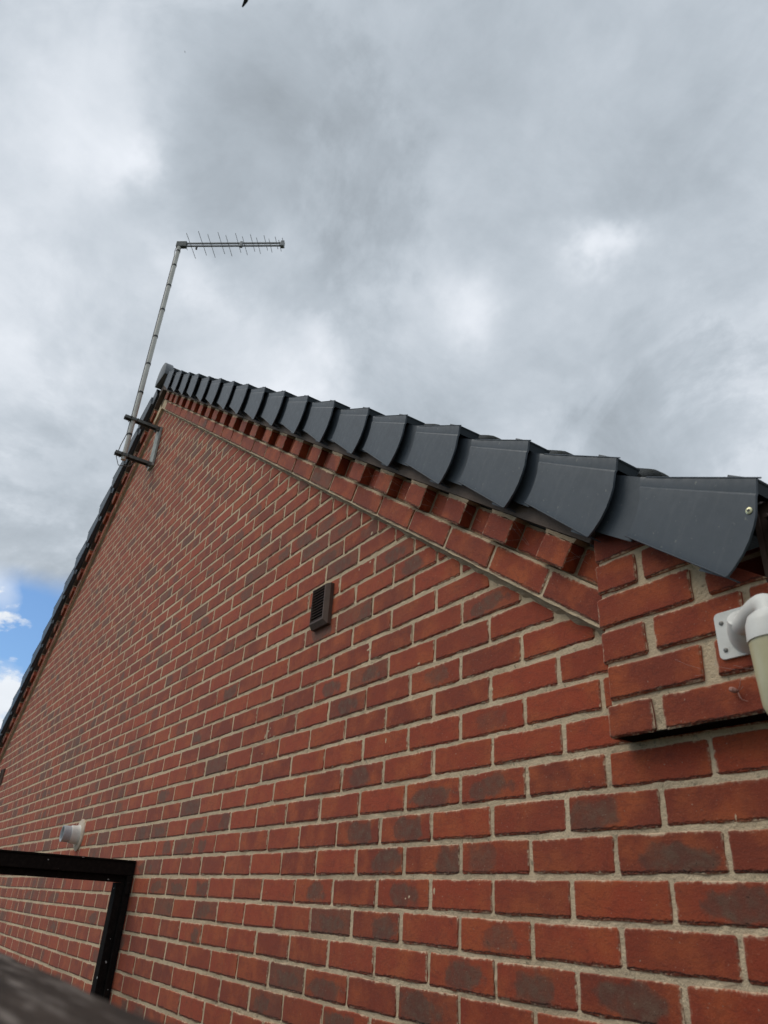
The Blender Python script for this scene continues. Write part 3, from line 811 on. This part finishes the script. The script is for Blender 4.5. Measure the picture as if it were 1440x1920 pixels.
# ---------------------------------------------------------------- air vents
def air_vent(x0, z0, label):
    t = empty('air_vent', (x0, 0, z0), label, 'vent', 'brown louvred air vents in the gable wall')
    W, H, D = .115, .155, .025
    mb = MB()                    # splayed frame: outer edge on the wall, inner edge proud
    o = [(0, 0), (W, 0), (W, H), (0, H)]
    rings = [[(x, .001, z) for x, z in o],
             [(x, -D * .55, z) for x, z in o],
             [(.002, -D, .018), (W - .017, -D, .018), (W - .017, -D, H - .003), (.002, -D, H - .003)],
             [(.004, -D, .026), (W - .024, -D, .026), (W - .024, -D, H - .006), (.004, -D, H - .006)],
             [(.004, -D + .014, .026), (W - .024, -D + .014, .026), (W - .024, -D + .014, H - .006), (.004, -D + .014, H - .006)]]
    vs = [p for r in rings for p in r]
    fs = [(r * 4 + k, r * 4 + (k + 1) % 4, r * 4 + 4 + (k + 1) % 4, r * 4 + 4 + k) for r in range(4) for k in range(4)]
    mb.add(vs, fs); mb.build('frame', M_BROWNPL, t)
    MB().box((.003, -D + .0145, .020), (W - .022, -D + .017, H - .004)).build('backing', M_VENTIN, t)
    for k in range(11):
        z = .029 + k * .0112
        MB().add([(.004, -D + .0005, z), (W - .024, -D + .0005, z), (W - .024, -D + .0125, z + .0065), (.004, -D + .0125, z + .0065),
                  (.004, -D + .0005, z + .0016), (W - .024, -D + .0005, z + .0016), (W - .024, -D + .0125, z + .0081), (.004, -D + .0125, z + .0081)],
                 [(0, 1, 2, 3), (7, 6, 5, 4), (0, 4, 5, 1), (2, 6, 7, 3), (1, 5, 6, 2), (0, 3, 7, 4)]).build('slat', M_BROWNPL, t)
    return t
air_vent(-.606, ZO + .762, 'small brown louvred vent high in the right half of the brick gable')
air_vent(-7.06, ZO + .785, 'small brown vent at the far left end of the brick gable under the roof edge')

# ---------------------------------------------------------------- boiler flue
fx, fz = -3.33, ZO + .185
t = empty('flue_pipe', (fx, 0, fz), 'short white plastic flue pipe sticking out of the wall above the gate frame', 'flue pipe')
mb = MB(); mb.tube([(0, .004, 0), (0, -.006, 0), (0, -.012, 0)], [.090, .089, .080], 24); mb.build('wall_seal', M_SEAL, t, smooth=True)
mb = MB(); mb.tube([(0, -.010, 0), (0, -.030, 0), (0, -.058, 0), (0, -.060, 0)], [.055, .051, .049, .047], 24); mb.build('collar', M_WHITEPL, t, smooth=True)
mb = MB()
mb.tube([(0, -.050, 0), (0, -.105, 0)], .045, 24, cap=False).tube([(0, -.105, 0), (0, -.050, 0)], .041, 24, cap=False)
vs = []
for r in (.045, .041):
    for k in range(24): a = 2 * math.pi * k / 24; vs.append((r * math.cos(a), -.105, r * math.sin(a)))
mb.add(vs, [(k, (k + 1) % 24, 24 + (k + 1) % 24, 24 + k) for k in range(24)])
mb.build('pipe_end', M_GREYPL, t, smooth=True)
mb = MB(); mb.tube([(0, -.09, 0), (0, -.05, 0)], .022, 14); mb.build('inner_pipe', M_WHITEPL, t, smooth=True)
mb = MB(); mb.tube([(0, -.055, 0), (0, -.053, 0)], .040, 18); mb.build('baffle', M_VENTIN, t)

# ---------------------------------------------------------------- gateway in the side passage
gx, gz = -2.15, ZO + .020
t = empty('gate_frame', (gx, -.5, 0), 'black painted wooden gateway frame between the brick wall and the fence', 'gate frame')
def gpart(mb, name): o = mb.build(name, M_PAINT, t, bevel=.0025); o.matrix_parent_inverse = Matrix.Translation((-gx, .5, 0)); return o
gpart(MB().box((gx - .095, -1.06, gz - .055), (gx, -.002, gz)), 'lintel')
gpart(MB().box((gx - .105, -1.06, gz + .001), (gx + .006, -.0022, gz + .009)), 'drip_strip')
gpart(MB().box((gx - .097, -1.03, gz - .085), (gx - .030, -.030, gz - .056)), 'stop_bead')
gpart(MB().box((gx - .095, -.028, 0), (gx - .001, -.002, gz - .056)), 'post')
gpart(MB().box((gx - .093, -.064, 0), (gx - .026, -.029, gz - .086)), 'post_stop')
gpart(MB().box((gx - .095, -1.06, 0), (gx - .001, -1.031, gz - .056)), 'post')
mb = MB().box((gx - .001, -.026, gz - .135), (gx + .006, -.006, gz - .085)); gpart(mb, 'keeper_plate')

# ---------------------------------------------------------------- fence under the camera
FZ = ZO - .1585
t = empty('fence', (0, -1.1, 0), 'weathered dark timber fence top blurred close to the camera, bottom left', 'fence')
FI = Matrix.Translation((0, 1.1, 0))
def fpart(o): o.matrix_parent_inverse = FI; return o
mb = MB(); vs = []; n = 150                    # worn capping rail with a wavy top
xs_ = np.linspace(-2.0, 2.6, n)
pr_ = [(-1.150, -.030), (-1.150, -.004), (-1.142, .001), (-1.11, .003), (-1.074, .001), (-1.066, -.005), (-1.066, -.030)]
nn = grid_noise((n, len(pr_)), (1, 6), (.0005, .0006))
for i, x in enumerate(xs_):
    for k, (y, dz) in enumerate(pr_): vs.append((x, y + nn[i, k] * .8, FZ + dz + nn[i, k]))
m_ = len(pr_)
mb.add(vs, [(i * m_ + k, (i + 1) * m_ + k, (i + 1) * m_ + (k + 1) % m_, i * m_ + (k + 1) % m_) for i in range(n - 1) for k in range(m_)] + [tuple(range(m_)), tuple((n - 1) * m_ + k for k in range(m_))])
fpart(mb.build('capping_rail', M_FENCE, t, smooth=True))
for i in range(44):
    x = -1.98 + i * .105
    fpart(MB().box((x, -1.122 + (i % 2) * .004, .05), (x + .10, -1.104 + (i % 2) * .004, FZ - .031)).build('board', M_FENCE, t))
for x in (-1.9, .3, 2.4): fpart(MB().box((x, -1.20, 0), (x + .09, -1.124, FZ - .032)).build('post', M_FENCE, t))

# ---------------------------------------------------------------- outside lamp on the kneeler
lx, lz = 1.030, ZO + .333
t = empty('wall_lamp', (lx, KY, lz), 'white wall lamp with square plate, curved arm and yellowed tube on the brick corner', 'wall lamp')
mb = MB(); a, c, r = .053, .0415, .009; ol = []
for cx, cz, a0 in ((a - r, c - r, 0), (-a + r, c - r, 90), (-a + r, -c + r, 180), (a - r, -c + r, 270)):
    for k in range(5): q_ = math.radians(a0 + 90 * k / 4); ol.append((cx + r * math.cos(q_), cz + r * math.sin(q_)))
mb.prism(ol, lambda x, z, d: (x, d, z), -.006, .001); mb.build('wall_plate', M_WHITEPL, t, bevel=.0008)
for dx in (-.040, .040):
    for dz in (-.026, .022):
        mb = MB(); mb.tube([(dx, -.006, dz), (dx, -.0076, dz), (dx, -.0082, dz)], [.0042, .0038, .002], 12); o = mb.build('screw', M_STEEL, t, smooth=True)
mb = MB(); mb.tube([(.008, -.006, -.004), (.008, -.010, -.004), (.0095, -.020, -.0035), (.012, -.032, 0), (.016, -.044, .008)], [.039, .036, .031, .025, .0195], 24)
mb.build('flare', M_WHITEPL, t, smooth=True)
P0 = [Vector(p) for p in ((.010, -.034, -.004), (.030, -.052, -.006), (.058, -.075, -.002), (.085, -.096, -.004), (.101, -.110, -.016), (.106, -.116, -.038))]
pts = []
for i in range(len(P0) - 1):
    p_, q_ = P0[i], P0[i + 1]; m0 = (P0[i + 1] - P0[max(0, i - 1)]) * .5; m1 = (P0[min(len(P0) - 1, i + 2)] - P0[i]) * .5
    for k in range(6):
        u = k / 6; pts.append((2 * u ** 3 - 3 * u * u + 1) * p_ + (u ** 3 - 2 * u * u + u) * m0 + (-2 * u ** 3 + 3 * u * u) * q_ + (u ** 3 - u * u) * m1)
mb = MB(); mb.tube(pts, .0175, 18); mb.build('arm', M_WHITEPL, t, smooth=True)
bx, by = .106, -.117
mb = MB(); mb.tube([(bx, by, -.024), (bx, by, -.027), (bx, by, -.034), (bx, by, -.046), (bx, by, -.072)], [.012, .024, .033, .0375, .039], 28); mb.build('lamp_collar', M_WHITEPL, t, smooth=True)
mb = MB(); mb.tube([(bx, by, -.072), (bx, by, -.12), (bx, by, -.165), (bx, by, -.183), (bx, by, -.191)], [.0372, .036, .034, .027, .012], 28); mb.build('lamp_tube', M_YELLOWPL, t, smooth=True)

# ---------------------------------------------------------------- dead spider and cobweb on the kneeler
sx_, sz_ = .992, ZO + .238
t = empty('spider', (sx_, KY, sz_), 'tiny pale dead spider husk on the brick below the wall lamp', 'spider')
mb = MB(); mb.tube([(-.007, -.004, .003), (-.004, -.0075, .002), (.0, -.008, 0), (.004, -.007, -.002), (.007, -.004, -.003)], [.0008, .0042, .005, .0038, .0008], 10); mb.build('body', M_SPIDER, t, smooth=True)
for pts_ in ([(.006, -.005, -.002), (.012, -.008, .003), (.016, -.009, .012), (.015, -.006, .018)], [(.006, -.005, -.003), (.009, -.008, -.010), (.012, -.008, -.018), (.020, -.005, -.022)],
             [(.004, -.005, -.003), (.007, -.007, -.008), (.008, -.006, -.015)], [(.006, -.004, -.002), (.012, -.006, -.001), (.016, -.004, .004)]):
    MB().tube(pts_, .0006, 5).build('leg', M_SPIDER, t)
mb = MB()
for _ in range(9):
    a = Vector((random.uniform(.80, 1.06), KY - random.uniform(.002, .006), ZO + random.uniform(.20, .33)))
    dlt = Vector((random.uniform(-.05, .05), random.uniform(-.008, .0), random.uniform(-.03, .03)))
    mb.tube([a, a + dlt * .5 + Vector((0, .001, -.002)), a + dlt], .00014, 4)
for k in range(16):              # threads across the dentils' hollows
    s_ = .138 - .2262 * random.randrange(0, 6) + .051
    mb.tube([rk(s_, T0 + random.uniform(.09, .15), -.054), rk(s_ + random.uniform(.02, .06), T0 + random.uniform(.08, .15), -.009)], .00014, 4)
o = mb.build('cobweb', M_WEB); o['kind'] = 'stuff'; tag(o, 'wisps of grey cobweb on the bricks under the roof edge', 'cobweb')

# ---------------------------------------------------------------- television aerial
ax, ay, az = -3.73, -.24, ZO
t = empty('tv_aerial', (ax, ay, az + 2.95), 'television aerial on a tall grey pole bracketed to the gable peak', 'aerial')
TI = Matrix.Translation((-ax, -ay, -(az + 2.95)))
def apart(mb, name, m, **k): o = mb.build(name, m, t, **k); o.matrix_parent_inverse = TI; return o
apart(MB().tube([(ax, ay, az + 2.955), (ax, ay, az + 5.39)], .019, 16), 'mast', M_ALU, smooth=True)
for zz_ in (2.99, 3.19, 3.62, 3.93, 4.24, 4.56, 4.86, 5.12, 5.31): apart(MB().tube([(ax, ay, az + zz_), (ax, ay, az + zz_ + .016)], .0215, 14), 'tape_band', M_BLACK)
cz = [2.93, 2.99, 3.10, 3.25, 3.5, 4, 4.5, 5.0, 5.25, 5.36]
apart(MB().tube([(ax - .02, ay + .10, az + 2.98), (ax - .03, ay + .06, az + 2.93), (ax - .028, ay - .02, az + 2.91), (ax - .03, ay - .052, az + 2.98), (ax - .012, ay - .045, az + 3.08),
                 (ax - .006, ay - .0225, az + 3.2)] + [(ax - .010, ay - .0215, az + z_) for z_ in (3.6, 4, 4.5, 5, 5.25)] +
                [(ax - .03, ay - .025, az + 5.33), (ax - .03, ay - .02, az + 5.38)], .0035, 6), 'cable', M_CABLE, smooth=True)
# steel wall bracket: back plate, two arms, clamps
apart(MB().box((ax - .09, -.020, az + 2.98), (ax + .035, -.003, az + 3.36)), 'back_plate', M_PLATE, bevel=.002)
for zz_ in (2.995, 3.345):
    mb = MB()
    mb.box((ax - .020, ay - .075, az + zz_ - .013), (ax - .016, -.0205, az + zz_ + .013)).box((ax - .0158, ay - .075, az + zz_ + .0095), (ax + .022, -.0205, az + zz_ + .013)).box((ax + .0222, ay - .075, az + zz_ - .013), (ax + .026, -.0205, az + zz_ + .013))
    apart(mb, 'bracket_arm', M_GALV)
    mb = MB()
    for sgn in (-1, 1): mb.tube([(ax + .050, ay + sgn * .026, az + zz_), (ax - .05, ay + sgn * .026, az + zz_)], .004, 8)
    mb.tube([(ax - .03 * math.cos(q_), ay + .026 * math.sin(q_), az + zz_) for q_ in np.linspace(-1.57, 1.57, 9)], .004, 8)
    apart(mb, 'clamp', M_GALV)
    apart(MB().tube([(ax - .05, -.03, az + zz_), (ax - .05, -.045, az + zz_)], .009, 6).tube([(ax + .02, -.03, az + zz_ - .02), (ax + .02, -.05, az + zz_ - .02)], .008, 6), 'bolt', M_GALV)
bd = Vector((.616, .80, 0)).normalized(); bn = Vector((-bd.y, bd.x, 0)); B0 = Vector((ax, ay, az + 5.400))
def bpt(l, n_=0, z_=0): return B0 + bd * l + bn * n_ + Vector((0, 0, z_))
def bar(mb, l0, l1, hw, z0, z1):
    c_ = [bpt(l, n_, z_) for z_ in (z0, z1) for l, n_ in ((l0, -hw), (l1, -hw), (l1, hw), (l0, hw))]
    return mb.add(c_, [(0, 3, 2, 1), (4, 5, 6, 7), (0, 1, 5, 4), (1, 2, 6, 5), (2, 3, 7, 6), (3, 0, 4, 7)])
apart(bar(MB(), -.02, 1.0, .007, .018, .030), 'upper_boom', M_ELEM); apart(bar(MB(), -.02, 1.0, .007, -.017, -.005), 'lower_boom', M_ELEM)
apart(bar(MB(), -.030, .070, .019, -.028, .038), 'mast_clamp', M_GALV, bevel=.004)
apart(bar(MB(), .985, 1.02, .020, -.028, .040), 'end_cap', M_ELEM, bevel=.004)
apart(bar(MB(), .590, .615, .014, -.026, .038), 'boom_spacer', M_ELEM, bevel=.003)
apart(bar(MB(), .165, .178, .008, -.055, -.020), 'cable_tie_post', M_BLACK)
EL = [.115, .220, .315, .405, .485, .570, .640, .710, .772, .838, .888, .942, .980, 1.008]
for i, l in enumerate(EL):
    hl = .154 * (1 - .60 * (i / 13)) * (1.0 if i % 2 == 0 else .99)
    z_ = .025 if i % 2 else -.012
    apart(MB().tube([bpt(l, -hl, z_), bpt(l, hl, z_)], .0026, 6), 'element', M_ELEM)
for l in (-.028, .045): apart(MB().tube([bpt(l, -.010, .03), bpt(l, .085, .03)], .0026, 6), 'element', M_ELEM)

# ---------------------------------------------------------------- birds overhead
BIRD = np.array((-.4722, .0825, .8777))
def bird(loc, yaw, roll, label, group=None):
    t = empty('bird', loc, label, 'bird', 'birds flying high overhead'); t.rotation_euler = (0, roll, yaw)
    mb = MB(); mb.tube([(-.24, 0, 0), (-.15, 0, 0), (-.05, 0, -.01), (.06, 0, -.01), (.14, 0, .005), (.19, 0, .012), (.225, 0, .008)], [.012, .035, .060, .055, .034, .030, .006], 12)
    mb.add([(-.20, -.03, 0), (-.20, .03, 0), (-.34, .075, .004), (-.36, 0, .004), (-.34, -.075, .004), (-.20, -.03, .008), (-.20, .03, .008), (-.34, .075, .010), (-.36, 0, .010), (-.34, -.075, .010)],
           [(0, 1, 2, 3, 4), (9, 8, 7, 6, 5), (0, 5, 6, 1), (1, 6, 7, 2), (2, 7, 8, 3), (3, 8, 9, 4), (4, 9, 5, 0)])
    mb.build('body', M_BIRD, t, smooth=True)
    for sg in (-1, 1):
        mb = MB(); st = [(.03, .09, .16, .01), (.22, .13, .17, .06), (.40, .06, .13, .07), (.58, -.06, .05, .03)]
        vs = []
        for y, xf, ch, z_ in st: vs += [(xf, sg * y, z_), (xf - ch * .4, sg * y, z_ + .014), (xf - ch, sg * y, z_), (xf - ch * .4, sg * y, z_ - .004)]
        fs = [(i * 4 + k, i * 4 + (k + 1) % 4, i * 4 + 4 + (k + 1) % 4, i * 4 + 4 + k) for i in range(3) for k in range(4)] + [(0, 1, 2, 3), (12, 13, 14, 15)]
        mb.add(vs, fs); mb.build('wing', M_BIRD, t, smooth=True)
    return t
bird(tuple(CC + BIRD * 30), 1.2, .2, 'dark bird just entering at the top edge of the cloudy sky')
bird(tuple(CC + np.array((-.548, .050, .835)) * 420), .6, .0, 'tiny distant dark bird high in the clouds above the aerial')
